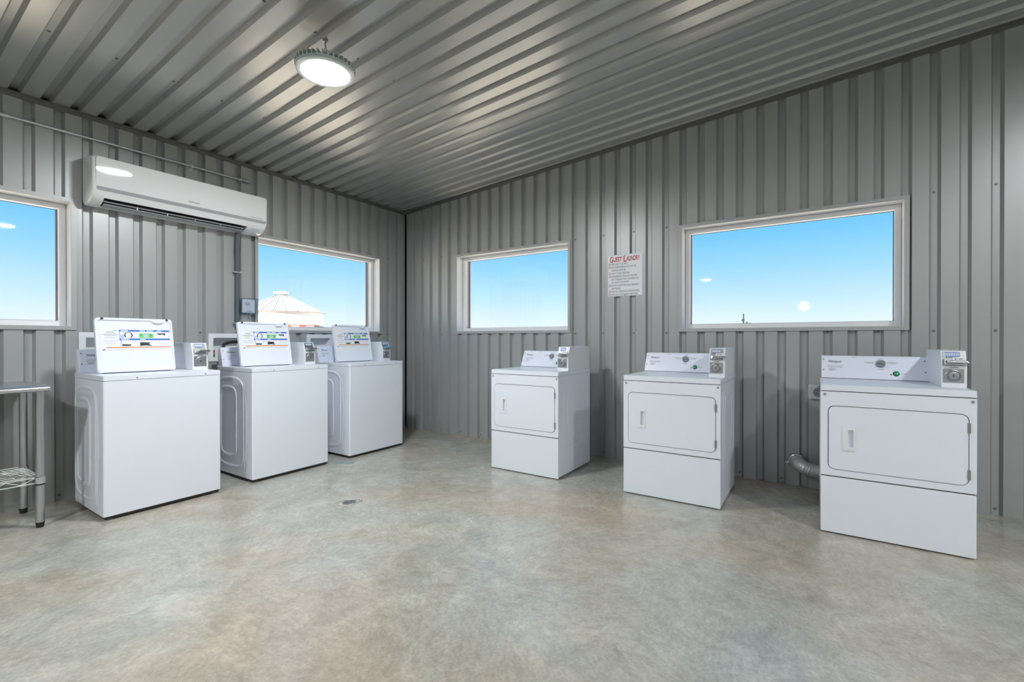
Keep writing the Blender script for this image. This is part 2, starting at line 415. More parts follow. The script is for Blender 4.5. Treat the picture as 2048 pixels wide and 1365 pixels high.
# ------------------------------------------------------------------ windows
def window(name, a, b, put):
    """vinyl frame set deep in the wall, pale jamb with a flat casing flange, glass, maroon trim outside"""
    def rect(i): return [(a + i, WZ0 + i), (b - i, WZ0 + i), (b - i, WZ1 - i), (a + i, WZ1 - i)]
    P = lambda u, z, d: put(u, d, z)
    mb = MB(); mb.ring(rect(.0015), rect(.041), P, .108, .165)
    fr = struct(mb.build(name, M['vinyl']))
    mb = MB(); mb.ring(rect(.0395), rect(.0440), P, .1505, .1528); mb.build('glass_seal', M['dark'], fr)
    mb = MB(); mb.ring(rect(-.0005), rect(.0040), P, .1065, .1085); mb.build('frame_seal', M['screw'], fr)
    mb = MB(); mb.ring(rect(-.0005), rect(.002), P, -.006, .108); mb.build('jamb', M['jamb'], fr)
    mb = MB(); mb.ring(rect(-.0275), rect(.001), P, -.010, -.001)
    o_ = rect(-.0275)
    mb.build('casing', M['trim'], fr)
    mb = MB(); q = rect(.0405); mb.prism(q, P, .153, .159); mb.build('glass_pane', M['glass'], fr)
    mb = MB(); mb.ring(rect(-.05), [(a + .042, WZ0 + .042), (b - .042, WZ0 + .042), (b - .042, WZ1 - .006), (a + .042, WZ1 - .006)], P, .166, .205); mb.build('outside_trim', M['maroon'], fr)
    return fr
window('window_1', *winL[0], putL); window('window_2', *winL[1], putL)
window('window_3', *winR[0], putR); window('window_4', *winR[1], putR)

# ------------------------------------------------------------------ coin box used on every machine
def coin_box(parent, xc, yf, z0, depth, m_):
    """housing with slanted upper front; slide, blue slot label, lock plate; front faces -y"""
    hw, ht, zm, sl = .054, .207, .118, .032
    mb = MB(m_)
    mb.prism([(yf, z0), (yf, z0 + zm), (yf + sl, z0 + ht), (yf + depth, z0 + ht), (yf + depth, z0)], lambda a, b, h: (h, a, b), xc - hw, xc + hw)
    bmesh.ops.recalc_face_normals(mb.bm, faces=mb.bm.faces)
    bmesh.ops.bevel(mb.bm, geom=list(mb.bm.edges), offset=.004, segments=2, profile=.5, affect='EDGES')
    cb = mb.build('coin_box', M['plastic'], parent)
    # slanted face frame: origin at its lower edge, u right, v up the slope, n out
    L = math.hypot(sl, ht - zm); vz = (ht - zm) / L; vy = sl / L
    S = m_ @ Matrix(((1, 0, 0, xc), (0, vy, -vz, yf), (0, vz, vy, z0 + zm), (0, 0, 0, 1)))
    Fm = m_ @ Matrix(((1, 0, 0, xc), (0, 0, -1, yf), (0, 1, 0, z0), (0, 0, 0, 1)))
    mb = MB(S); mb.box(-.046, .040, .004, L - .006, -.001, .0025, .001); mb.box(-.044, .036, .006, .040, .002, .016, .003)
    mb.build('slide_plate', M['zinc'], cb)
    mb = MB(S); mb.box(-.020, .050, .016, .022, .010, .034, .0015); mb.box(-.022, .052, .013, .0245, .030, .040, .003)
    mb.cyl((.045, .019, .022), (.060, .019, .022), .008, 14); mb.cyl((-.030, .012, .016), (-.030, .030, .016), .006, 12)
    mb.build('coin_slide', M['chrome'], cb)
    mb = MB(S); mb.box(-.034, .026, L - .036, L - .010, .0025, .0032); mb.build('slot_label', M['blue'], cb)
    mb = MB(S)
    for i in range(8):
        x = -.030 + i * .0072; mb.prism(rrect(x - .0022, x + .0022, L - .033, L - .014, .0021, 3), lambda a, b, h: (a, b, h), .0032, .0040)
    mb.build('coin_slots', M['paper'], cb)
    mb = MB(S)
    for i in range(6): x = -.028 + i * .0072; mb.box(x - .0016, x + .0016, L - .044, L - .038, .0030, .0042)
    mb.build('slot_marks', M['ink'], cb)
    mb = MB(Fm); mb.box(-.018, .016, .112, .1145, .0, .0012); mb.build('coin_slit', M['ink'], cb)
    mb = MB(Fm); mb.box(-.046, .041, .028, .106, -.001, .003, .001)
    for x in (-.041, .036):
        for z in (.034, .100): mb.cyl((x, z, .002), (x, z, .0048), .0035, 10)
    mb.build('lock_plate', M['zinc'], cb)
    mb = MB(Fm); mb.lathe([(.034, .003), (.034, .006), (.030, .0085), (.027, .005), (.022, .005), (.021, .011), (.017, .012), (.008, .012), (.007, .0095), (0, .0095)], (-.004, .067, 0), 36)
    mb.build('lock_cylinder', M['zinc'], cb)
    mb = MB(Fm); mb.box(-.0052, -.0028, .061, .073, .009, .0135); mb.build('keyhole', M['ink'], cb)
    return cb, S

def console_print(parent, Pm, wd, ht, dryer, m_):
    """lettering and controls on the sloping console face; Pm maps (u right, v up, out)"""
    def T(x, y, o=0): return Pm @ Matrix.Translation((x, y, o))
    pn = parent
    lettering('Whirlpool', .072 * wd / .565, .024, T(wd * .068, ht * .655), 'logo_lettering', M['ink'], pn, .0012)
    mb = MB(Pm)
    for (x0, x1, y) in ((.062, .215, .545), (.062, .215, .49), (.075, .135, .42), (.075, .150, .38), (.075, .125, .34)):
        mb.box(wd * x0, wd * x1, ht * y, ht * y + .0028, .0, .0008)
    mb.build('model_print', M['softink'], pn)
    for x in ((.02, .965) if dryer else (.02,)):
        for y in (.83, .37): mb = MB(Pm); mb.lathe([(0, .003), (.003, .0025), (.0045, 0)], (wd * x, ht * y, 0), 12); mb.build('panel_screw', M['screw'], pn)
    if not dryer: return
    kx, ky = wd * .573, ht * .66
    mb = MB(Pm); mb.lathe([(.0245, 0), (.0235, .012), (.021, .015), (0, .015)], (kx, ky, 0), 36)
    mb.prism(rrect(-.021, .021, -.0045, .0045, .004, 3), lambda a, b, h: (kx + a * .985 + b * .17, ky - a * .17 + b * .985, h), .014, .024)
    mb.build('knob', M['grey'], pn)
    mb = MB(Pm); mb.tube([(kx + .030 * math.cos(R(a)), ky + .030 * math.sin(R(a)), .0008) for a in range(25, 156, 10)], .0009, 6); mb.build('dial_arc', M['ink'], pn)
    for (x0, x1, y) in ((-.088, -.034, .012), (-.075, -.040, .005), (.034, .088, .012), (.042, .078, .005), (-.015, .015, .038), (-.016, .016, -.038)):
        mb = MB(Pm); mb.box(kx + x0, kx + x1, ky + y, ky + y + .003, 0, .0008); mb.build('dial_print', M['softink'], pn)
    bx, by = wd * .709, ht * .28
    mb = MB(Pm); mb.lathe([(.0175, 0), (.0165, .004), (.0125, .005), (.0125, .002), (0, .002)], (bx, by, 0), 28); mb.build('button_ring', M['ink'], pn)
    mb = MB(Pm); mb.lathe([(.0122, .001), (.0120, .006), (.009, .0075), (0, .0078)], (bx, by, 0), 28); mb.build('start_button', M['green'], pn)
    lettering('START', .030, .0055, T(wd * .752, ht * .262), 'start_lettering', M['ink'], pn, .0008, 1.25, .01)
    mb = MB(Pm); mb.lathe([(.004, 0), (.004, .002), (0, .0035)], (wd * .662, ht * .235, 0), 14); mb.build('indicator_light', M['red'], pn)
    mb = MB(Pm); mb.box(wd * .255, wd * .40, ht * .905, ht * .965, 0, .0006); mb.build('sticker', M['paper'], pn)
    mb = MB(Pm); mb.box(wd * .30, wd * .36, ht * .928, ht * .945, .0005, .001); mb.build('sticker_print', M['softink'], pn)

# ------------------------------------------------------------------ top-load washers
WW, WD, WB, WS, WT = .691, .580, .027, .893, .928
def side_emboss(mb, x, y0, y1, z0, z1, sgn):
    """pressed ribs on a side panel: barrel-shaped nested outlines"""
    def oval(cy, a, cz, b, r, n=96):
        pts = []
        for i in range(n):
            t = 2 * math.pi * i / n; c, q = math.cos(t), math.sin(t)
            pts.append((x, cy + a * math.copysign(abs(c) ** .80, c), cz + b * math.copysign(abs(q) ** .17, q)))
        mb.tube(pts, r, 12, True, ((1, 0, 0), .34))
    oval(y0 + .355, .210, .465, .372, .013); oval(y0 + .392, .130, .468, .288, .016)
    pts = [(x, y0 + .135 - .035 * math.sin(math.pi * i / 16), .085 + .73 * i / 16) for i in range(17)]
    mb.tube(pts, [.002] + [.009] * 15 + [.002], 10, False, ((1, 0, 0), .34))

def make_washer():
    root = empty('washing_machine', (0, 0, 0)); m_ = Matrix.Translation((0, -WD / 2, 0))
    hw = WW / 2
    mb = MB(m_); mb.prism(rrect(-hw, hw, 0, WD, (.012, .012, .004, .004), 4), lambda a, b, h: (a, b, h), WB, WS)
    side_emboss(mb, -hw, 0, WD, WB, WS, -1); side_emboss(mb, hw, 0, WD, WB, WS, 1)
    mb.build('cabinet', M['enamel'], root)
    mb = MB(m_); mb.prism(rrect(-hw + .006, hw - .006, .006, WD - .004, .008, 3), lambda a, b, h: (a, b, h), WS - .001, WS + .0035); mb.build('seam_gap', M['softink'], root)
    mb = MB(m_); mb.prism(rrect(-hw - .001, hw + .001, -.002, WD, (.014, .014, .004, .004), 4), lambda a, b, h: (a, b, h), WS + .0030, WT, .004)
    for x in (-.17, .24): mb.box(x - .006, x + .006, -.0035, 0, WS + .010, WS + .017, .001)
    dk = mb.build('top_deck', M['enamel'], root)
    for x in (-.17, .24): mb = MB(m_); mb.lathe([(0, .0045), (.004, .004), (.005, .002)], (x, -.001, WS + .0135), 12, 'y'); mb.build('deck_clip', M['zinc'], root)
    for x in (-hw + .04, hw - .04):
        for y in (.035, WD - .05):
            f = MB(m_); f.cyl((x, y, 0), (x, y, .012), .020, 14); f.cyl((x, y, .01), (x, y, WB + .004), .008, 8); f.build('foot', M['greyp'], root)
    mb = MB(m_); mb.box(-hw + .012, hw - .012, .012, WD - .012, .008, WB + .002); mb.build('underside_shade', M['dark'], root)  # dark box standing in for the black shade under the cabinet
    # console across the back
    x0, x1, yb, yt, ht = -.341, .232, .500, .540, .162
    mb = MB(m_); mb.prism([(yb, WT - .001), (yt, WT + ht), (WD, WT + ht), (WD, WT - .001)], lambda a, b, h: (h, a, b), x0, x1)
    bmesh.ops.bevel(mb.bm, geom=list(mb.bm.edges), offset=.003, segments=2, profile=.5, affect='EDGES')
    cs = mb.build('console', M['enamel'], root)
    Ls = math.hypot(yt - yb, ht); vy, vz = (yt - yb) / Ls, ht / Ls
    Pm = m_ @ Matrix(((1, 0, 0, x0 + .006), (0, vy, -vz, yb), (0, vz, vy, WT), (0, 0, 0, 1)))
    pw = x1 - x0 - .012
    mb = MB(Pm); mb.box(0, pw, .005, Ls - .004, -.001, .0012); pn = mb.build('console_panel', M['panel'], cs)
    Pm2 = Pm @ Matrix.Translation((0, 0, .0012))
    console_print(cs, Pm2, pw, Ls, False, m_)
    coin_box(root, .291, .200, WT - .001, .375, m_)
    # open lid, hinged at the deck and leaning back on the console
    LW, LH = .452, .386
    lx, ly = -.306, .262
    an = math.atan2(.075, LH)
    Lm = m_ @ Matrix.Translation((lx, ly, WT + .004)) @ Matrix.Rotation(-an, 4, 'X')     # x right, -y out of the shown underside, z up
    put = lambda a, b, h: (a, -h, b)
    mb = MB(Lm); mb.prism(rrect(0, LW, 0, LH, (.012, .012, .022, .022), 5), put, -.012, .004, .0025)
    mb.ring(rrect(.001, LW - .001, .001, LH - .001, (.012, .012, .021, .021), 5), rrect(.013, LW - .013, .010, LH - .016, (.008, .008, .014, .014), 5), put, .003, .012)
    mb.prism([(LW * .70, LH - .014), (LW * .74, LH - .032), (LW * .87, LH - .032), (LW * .92, LH - .014)], put, .003, .011)
    ld = mb.build('lid', M['enamel'], root)
    for u in (.088, .925): mb = MB(Lm); mb.lathe([(.0075, .011), (.0075, .016), (.004, .018), (0, .0175)], (LW * u, 0, LH - .007), 16, 'y'); mb.build('lid_bumper', M['black'], ld)
    mb = MB(Lm); mb.lathe([(.003, .011), (0, .013)], (LW * .76, 0, LH - .024), 10, 'y'); mb.lathe([(.003, .011), (0, .013)], (LW * .86, 0, LH - .024), 10, 'y')
    mb.tube([(LW * (.74 + .015 * i), -.0045, LH - .036 - .006 * math.sin(i * .4)) for i in range(9)], .0022, 6); mb.build('lid_latch', M['zinc'], ld)
    mb = MB(Lm); mb.box(LW - .006, LW + .004, -.008, .006, .014, .040, .002); mb.build('hinge', M['zinc'], ld)
    mb = MB(Lm); mb.box(.004, .010, -.013, -.004, .008, .018, .001); mb.build('hinge', M['zinc'], ld)
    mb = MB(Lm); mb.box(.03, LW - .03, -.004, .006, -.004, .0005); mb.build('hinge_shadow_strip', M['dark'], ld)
    # instruction sticker on the underside of the lid
    mb = MB(Lm); mb.box(LW * .075, LW * .965, -.0048, -.0038, LH * .36, LH * .80); st = mb.build('instruction_sticker', M['paper'], ld)
    def art(name, m, rects, z=.0054, extra=None):
        for (a, b, c, d) in rects:
            mb = MB(Lm); mb.box(LW * a, LW * b, -z, -.0046, LH * c, LH * d); mb.build(name, M[m], ld)
        for e_ in ([] if extra is None else extra if isinstance(extra, tuple) else (extra,)):
            mb = MB(Lm); e_(mb); mb.build(name, M[m], ld)
    art('blue_heading', 'blue', [(.287, .957, .748, .782), (.287, .957, .588, .621)])
    art('heading_lettering', 'paper', [(.31, .40, .757, .772), (.55, .62, .757, .772), (.64, .73, .757, .772), (.78, .84, .757, .772), (.31, .41, .597, .612), (.55, .62, .597, .612)], .0060)
    art('side_illustration', 'lightblue', [(.287, .300, .621, .748), (.300, .350, .632, .690), (.300, .318, .50, .588)])
    art('tub_illustration', 'ink', [], .0054, lambda mb: mb.tube([(LW * .405 + .021 * math.cos(R(a)), -.0046, LH * .682 + .021 * math.sin(R(a))) for a in range(-60, 240, 15)], [.0012 + .0028 * abs(math.cos(R(a))) for a in range(-60, 240, 15)], 6, False, ((0, 1, 0), .3)))
    art('green_illustration', 'greenp', [(.54, .725, .632, .716)])
    art('basket_illustration', 'paleink', [(.595, .665, .640, .70)], .0060)
    tick = lambda u: (lambda mb: mb.prism([(LW * (u - .018), LH * .700), (LW * u, LH * .672), (LW * (u + .018), LH * .700), (LW * u, LH * .684)], put, .0050, .0062))
    art('tick_mark', 'ink', [], .006, (tick(.562), tick(.695)))
    art('product_illustration', 'ink', [], .006, (lambda mb: mb.prism([(LW * .775, LH * .718), (LW * .89, LH * .722), (LW * .895, LH * .70), (LW * .88, LH * .672), (LW * .865, LH * .70), (LW * .80, LH * .69)], put, .0046, .0056),
        lambda mb: mb.prism([(LW * .31, LH * .482), (LW * .425, LH * .480), (LW * .432, LH * .508), (LW * .325, LH * .514)], put, .0046, .0056),
        lambda mb: mb.prism([(LW * .545, LH * .478), (LW * .62, LH * .49), (LW * .70, LH * .476), (LW * .66, LH * .52), (LW * .69, LH * .545), (LW * .545, LH * .55)], put, .0046, .0056)))
    art('orange_heading', 'orange', [(.125, .960, .446, .464)])
    art('fine_print', 'paleink', [(.12, .38, .425, .43), (.12, .36, .410, .415), (.12, .34, .395, .400), (.40, .66, .425, .43), (.40, .64, .410, .415), (.68, .955, .425, .43), (.68, .94, .410, .415), (.68, .90, .395, .4),
        (.47, .52, .70, .705), (.47, .51, .66, .665), (.90, .95, .68, .684), (.90, .94, .66, .664), (.78, .95, .54, .545), (.78, .94, .52, .525), (.44, .50, .55, .555), (.44, .50, .52, .525),
        (.09, .27, .585, .590), (.085, .275, .570, .575), (.085, .275, .555, .56), (.10, .26, .530, .535), (.10, .26, .515, .52)])
    art('lead_print', 'softink', [(.14, .22, .738, .748), (.12, .24, .718, .726), (.08, .275, .690, .699), (.10, .26, .672, .680), (.13, .22, .64, .645), (.10, .25, .625, .63)])
    art('green_print', 'greenp', [(.21, .274, .762, .772)])
    art('warning_mark', 'ink', [], .006, lambda mb: mb.prism([(LW * .075, LH * .405), (LW * .115, LH * .405), (LW * .095, LH * .43)], put, .0046, .0056))
    return root
wash = make_washer()
wlab = ['white top-load washer with its lid open, nearest the steel table', 'middle white top-load washer with its lid open, below the clear wall box and dark pipe', 'white top-load washer with its lid open, nearest the corner of the room']
for i, (x, y) in enumerate(((-3.281, -.756), (-2.352, -.748), (-1.431, -.752))):
    o = wash if i == 0 else copy_tree(wash)
    o.location = (x + WW / 2, y + WD / 2, 0)
    tag(o, wlab[i], 'washing machine', 'open top-load washers along the left wall')

# ------------------------------------------------------------------ front-load dryers
DW, DD, DB, DS, DT, DG = .679, .640, .008, .853, .891, .343
def make_dryer():
    root = empty('clothes_dryer', (0, 0, 0)); m_ = Matrix.Translation((-DW / 2, -DD / 2, 0))     # x from the left side, y from the front
    F = lambda a, b, h: (a, -h, b)
    mb = MB(m_); mb.prism(rrect(0, DW, .012, DD, .004, 3), lambda a, b, h: (a, b, h), DB + .01, DS)
    for x, sg in ((0, -1), (DW, 1)):     # pressed nested outlines on each side
        for ins, r in ((0, .0035), (.075, .0035)):
            a, b, lo, hi = .10 + ins, DD - .07 - ins, .24 + ins * .9, .80 - ins * .5
            pts = [(a + .03, lo), (b - .06, lo + .02), (b, lo + .14), (b, hi - .10), (b - .035, hi), (a + .035, hi), (a, hi - .10), (a, lo + .13)]
            P2 = []
            for i, p in enumerate(pts):
                q = pts[(i + 1) % len(pts)]
                P2 += [(x, p[0] + (q[0] - p[0]) * t, p[1] + (q[1] - p[1]) * t) for t in (.1, .5, .9)]
            mb.tube(P2, r, 8, True, ((1, 0, 0), .5))
        mb.tube([(x, .30, .20), (x, DD - .12, .215), (x, DD - .09, .19), (x, DD - .09, .09), (x, DD - .12, .06), (x, .36, .045)], .0025, 8, False, ((1, 0, 0), .5))
    mb.build('cabinet', M['enamel'], root)
    mb = MB(m_); mb.box(.004, DW - .004, .004, .012, DG - .02, DG + .02); mb.build('seam_gap', M['dark'], root)
    mb = MB(m_); mb.box(.004, DW - .004, .004, .012, DS - .02, DS + .01); mb.build('seam_gap', M['dark'], root)
    # front panel above, toe panel below
    dx0, dx1, dz0, dz1 = .039, .646, .389, .763
    mb = MB(m_); mb.ring(rrect(0, DW, DG + .004, DS - .003, .006, 5), rrect(dx0 - .004, dx1 + .004, dz0 - .004, dz1 + .004, .034, 5), F, -.014, .0)
    fp = mb.build('front_panel', M['enamel'], root)
    for x in (.0195, .663):
        mb = MB(m_); mb.lathe([(0, .0045), (.006, .004), (.0075, .001), (.0075, -.001)], (x, 0, .833), 14, 'y'); mb.build('panel_screw', M['zinc'], root)
    mb = MB(m_); mb.prism(rrect(0, DW, DB, DG - .003, .006, 4), F, -.012, .0, .0025); mb.build('toe_panel', M['enamel'], root)
    mb = MB(m_); mb.ring(rrect(dx0 - .003, dx1 + .003, dz0 - .003, dz1 + .003, .034, 5), rrect(dx0 + .012, dx1 - .012, dz0 + .012, dz1 - .012, .022, 5), F, -.0125, -.0102); mb.build('door_gasket', M['dark'], root)
    # door with a recessed pull
    hx0, hx1, hz0, hz1 = .104, .168, .505, .648
    mb = MB(m_)
    outer = rrect(dx0, dx1, dz0, dz1, .031, 5)
    inner = rrect(hx0 + .030, hx1 - .010, hz0 + .022, hz1 - .020, .003, 5)
    mb.ring(outer, inner, F, -.010, .003)
    mb.prism(rrect(hx0 + .028, hx1 - .008, hz0 + .02, hz1 - .018, .003, 5), F, -.0105, -.008)
    dr = mb.build('door', M['enamel'], root)
    mb = MB(m_); mb.ring(rrect(hx0, hx1, hz0, hz1, .006, 5), rrect(hx0 + .030, hx1 - .010, hz0 + .022, hz1 - .020, .003, 5), F, .002, .0065)
    mb.ring(rrect(hx0 + .006, hx1 - .003, hz0 + .010, hz1 - .008, .005, 5), rrect(hx0 + .028, hx1 - .009, hz0 + .021, hz1 - .019, .003, 5), F, .006, .009)
    mb.build('door_pull', M['plastic'], dr)
    for z in (.668, .420):
        mb = MB(m_); mb.box(dx1 - .004, dx1 + .009, -.006, .002, z, z + .052, .002); mb.cyl((dx1 + .002, -.006, z), (dx1 + .002, -.006, z + .052), .0045, 12); mb.build('hinge', M['zinc'], dr)
    mb = MB(m_); mb.prism(rrect(0 - .001, DW + .001, -.003, DD, (.010, .010, .004, .004), 4), lambda a, b, h: (a, b, h), DS + .002, DT, .004); mb.build('top_deck', M['enamel'], root)
    for x in (.05, DW - .05):
        for y in (.05, DD - .05):
            f = MB(m_); f.cyl((x, y, 0), (x, y, DB + .012), .018, 12); f.build('foot', M['greyp'], root)
    # console: slanted panel with returns and a white base strip
    x0, x1, yb, yt, ht = .008, .573, .484, .555, .157
    mb = MB(m_); mb.prism([(yb, DT - .001), (yb, DT + .004), (yt, DT + ht), (DD - .01, DT + ht), (DD - .01, DT - .001)], lambda a, b, h: (h, a, b), x0, x1)
    bmesh.ops.bevel(mb.bm, geom=list(mb.bm.edges), offset=.002, segments=2, profile=.5, affect='EDGES')
    cs = mb.build('console', M['enamel'], root)
    Ls = math.hypot(yt - yb, ht - .004); vy, vz = (yt - yb) / Ls, (ht - .004) / Ls
    Pm = m_ @ Matrix(((1, 0, 0, x0), (0, vy, -vz, yb), (0, vz, vy, DT + .004), (0, 0, 0, 1)))
    mb = MB(Pm); mb.box(0, x1 - x0, .004, Ls - .002, -.001, .0014); mb.build('console_panel', M['panel'], cs)
    mb = MB(Pm); mb.box(0, x1 - x0, .0, .004, -.001, .0006); mb.build('console_seam', M['dark'], cs)
    console_print(cs, Pm @ Matrix.Translation((0, 0, .0014)), x1 - x0, Ls, True, m_)
    cb, S = coin_box(root, .624, .186, DT - .001, .44, m_)
    mb = MB(S); mb.box(-.006, .046, .030, .050, .0165, .0175); mb.build('price_label', M['paper'], cb)
    lettering('$1.00', .032, .0105, S @ Matrix.Translation((.002, .0345, .0176)), 'price_lettering', M['ink'], cb, .0006, 1.1, .015)
    return root
dry = make_dryer()
dlab = ['white coin dryer nearest the corner, below the smaller right-wall window', 'middle white coin dryer standing between two others along the right wall', 'white coin dryer nearest the viewer, beside the silver exhaust duct']
for i, (x, y) in enumerate(((-.918, -2.080), (-.907, -3.310), (-.934, -4.552))):
    o = dry if i == 0 else copy_tree(dry)
    o.location = (x + DD / 2, y - DW / 2, 0); o.rotation_euler = (0, 0, -R(90))
    tag(o, dlab[i], 'dryer', 'coin dryers along the right wall')

# ------------------------------------------------------------------ wall air conditioner
ac = empty('air_conditioner', (-2.567, 0, 2.14)); tag(ac, 'white wall-mounted split air conditioner high on the left wall', 'air conditioner')
A0, A1 = -.627, .627
body = [(0, .030), (-.02, .012), (-.09, .012), (-.15, .030), (-.19, .058), (-.214, .098), (-.219, .13), (-.214, .335), (-.195, .352), (-.12, .366), (0, .366)]
notch = [(0, .030), (-.02, .012), (-.075, .011), (-.078, .075), (-.165, .085), (-.186, .055), (-.19, .058), (-.214, .098), (-.219, .13), (-.214, .335), (-.195, .352), (-.12, .366), (0, .366)]
mb = MB(); P = lambda a, b, h: (h, a, b)
mb.prism(body, P, A0, A0 + .075); mb.prism(notch, P, A0 + .075, A1 - .165); mb.prism(body, P, A1 - .165, A1)
for xx, sg in ((A0, 1), (A1, -1)):
    es = [e for e in mb.bm.edges if all(abs(v.co.x - xx) < 1e-5 for v in e.verts) and not all(abs(v.co.y) < 1e-5 for v in e.verts)]
    bmesh.ops.bevel(mb.bm, geom=es, offset=.016, segments=3, profile=.5, affect='EDGES')
acb = mb.build('body', M['acplastic'], ac)
# front panel, a little proud and leaning forward at the top
mb = MB(); put = lambda a, b, h: (a, -.214 - h - (b - .13) * .037, b)
mb.prism(rrect(A0 + .020, A1 - .010, .128, .340, (.02, .02, .016, .016), 5), put, -.004, .006, .003); mb.build('front_panel', M['acplastic'], ac)
mb = MB(); mb.prism(rrect(A0 + .024, A1 - .014, .101, .127, (.012, .008, .002, .002), 4), lambda a, b, h: (a, -.212 - h - (b - .10) * .25, b), -.006, .004); mb.build('silver_band', M['silver'], ac)
mb = MB(); mb.prism([(-.074, .0155), (-.074, .078), (-.168, .088), (-.181, .0575), (-.176, .0575), (-.163, .083), (-.079, .073), (-.079, .0155)], P, A0 + .077, A1 - .167); mb.build('air_outlet', M['dark'], ac)
mb = MB()
mb.prism([(-.082, .010), (-.132, .020), (-.136, .026), (-.134, .027), (-.082, .016)], P, A0 + .085, A1 - .175)
mb.prism([(-.138, .036), (-.142, .046), (-.139, .048), (-.135, .038)], P, A0 + .085, A1 - .175)
for t in (.20, .40, .60, .80):
    x = A0 + .085 + t * (A1 - A0 - .26); mb.box(x - .003, x + .003, -.146, -.128, .020, .046)
mb.build('louver', M['silver'], ac)
mb = MB(); mb.prism(rrect(A1 - .125, A1 - .060, 0, .045, .008, 3), lambda a, b, h: (a, -.172 - b * .55 - h * .6, .043 + b * .80 - h * .5), 0, .003); mb.build('display_label', M['lightblue'], ac)
lettering('SAMSUNG', .083, .0125, Matrix(((1, 0, 0, -.026), (0, 0, -1, -.2224), (0, 1, 0, .151), (0, 0, 0, 1))), 'logo_lettering', M['ink'], ac, .0012, 1.1, .0)
mb = MB(); mb.box(A1 - .155, A1 - .045, -.2232, -.2215, .140, .1435); mb.build('model_print', M['softink'], ac)

# ------------------------------------------------------------------ pipes and boxes on the left wall
ls = empty('pipe_cover', (-2.118, 0, 1.30)); tag(ls, 'dark wrapped refrigerant pipe running down the wall below the air conditioner', 'pipe')
mb = MB(); mb.tube([(0, -.045, .87), (-.002, -.032, .66), (.0, -.028, .49)], [.026, .024, .020], 14); mb.build('wrapped_pipe', M['slate'], ls)
mb = MB(); n = 60
mb.tube([(.001, -.022, .49 - .49 * i / n) for i in range(n + 1)], [.0165 + .002 * (i % 2) for i in range(n + 1)], 12); mb.build('flexible_conduit', M['slate'], ls)
for z in (.487, .012):
    mb = MB(); mb.box(-.034, .030, -.045, .0, z - .006, z + .006, .002); mb.build('pipe_strap', M['galv'], ls)

tb = empty('thermostat_guard', (-2.022, 0, 1.402)); tag(tb, 'clear plastic guard over a white control box beside the left-wall window', 'control box')
mb = MB(); mb.box(-.058, .060, -.036, -.001, .012, .138, .004)
tbb = mb.build('control_box', M['plastic'], tb)
mb = MB(); mb.box(-.030, .012, -.038, -.036, .078, .112); mb.build('display', M['display'], tb)
mb = MB(); mb.box(-.024, .032, -.0375, -.036, .024, .030); mb.build('print', M['softink'], tb)
mb = MB(); mb.ring(rrect(-.070, .078, 0, .150, .008, 3), rrect(-.066, .074, .004, .146, .006, 3), lambda a, b, h: (a, -h, b), .001, .060)
mb.prism(rrect(-.070, .078, 0, .150, .008, 3), lambda a, b, h: (a, -h, b), .060, .064); mb.build('clear_cover', M['clear'], tb)
mb = MB(); mb.box(-.004, .016, -.066, -.040, -.008, .004, .002); mb.build('lock_tab', M['greyp'], tb)

cd = empty('electrical_conduit', (-3.0, 0, 2.655)); tag(cd, 'thin galvanised conduit running along the top of the left wall', 'conduit')
mb = MB(); mb.tube([(-1.9, -.018, -.002), (.93, -.018, .006)], .0095, 14); mb.build('tube', M['galv'], cd)
mb = MB(); mb.cyl((-.607, -.018, .0015), (-.570, -.018, .0015), .0145, 14); mb.cyl((-.618, -.018, .0015), (-.559, -.018, .0015), .0118, 14)
for x in (-.598, -.579): mb.cyl((x, -.030, .0015), (x, -.037, .0015), .004, 8)
mb.build('coupling', M['galv'], cd)
mb = MB(); mb.cyl((.90, -.018, .006), (.925, -.018, .006), .0135, 14); mb.build('connector', M['galv'], cd)
mb = MB(); mb.tube([(.922, -.018, .006), (.930, -.020, .006), (.985, -.020, .006), (.994, -.020, .006)], [.012, .018, .018, .012], 16); mb.build('end_fitting', M['zinc'], cd)
for x in (.512, -.9):
    mb = MB(); mb.box(x - .012, x + .012, -.030, 0, -.008, .016, .003); mb.box(x - .010, x + .010, -.004, 0, -.034, -.008); mb.cyl((x, -.008, -.022), (x, -.003, -.022), .005, 10); mb.build('pipe_strap', M['galv'], cd)

obl = ['white washer outlet box in the wall behind the washer nearest the steel table', 'white washer outlet box with a black hose behind the middle washer', 'white washer outlet box in the wall behind the washer nearest the corner']
for i, (a, b) in enumerate(obox):
    ob = empty('washer_outlet_box', ((a + b) / 2, 0, OBZ[0])); tag(ob, obl[i], 'outlet box', 'outlet boxes behind the washers')
    hw = (b - a) / 2; hh = OBZ[1] - OBZ[0]; FY = lambda p, q, h: (p, h, q)
    mb = MB(); mb.ring(rrect(-hw, hw, 0, hh, .006, 3), rrect(-hw + OB, hw - OB, OB - .006, hh - OB, .003, 3), FY, -.010, -.001); mb.build('face_frame', M['plastic'], ob)
    mb = MB(); q = rrect(-hw + OB - .006, hw - OB + .006, OB - .01, hh - OB + .006, .003, 3)
    mb.ring(q, rrect(-hw + OB, hw - OB, OB - .006, hh - OB, .003, 3), FY, -.001, .085); mb.prism(q, FY, .085, .089); mb.build('recess', M['plastic'], ob)
    if i == 1:
        mb = MB(); mb.box(-hw + OB + .002, -hw + OB + .026, .02, .05, .075, .105, .004); mb.cyl((-hw + OB + .012, .035, .04), (-hw + OB + .012, .035, .08), .008, 10); mb.build('hot_valve', M['red'], ob)
        mb = MB(); mb.box(-hw + OB + .002, -hw + OB + .026, .02, .05, .036, .072, .004); mb.build('cold_valve', M['black'], ob)
        mb = MB(); mb.box(-hw + OB + .004, -hw + OB + .018, .015, .03, .034, .040, .001); mb.build('valve_tag', M['yelleaf'], ob)
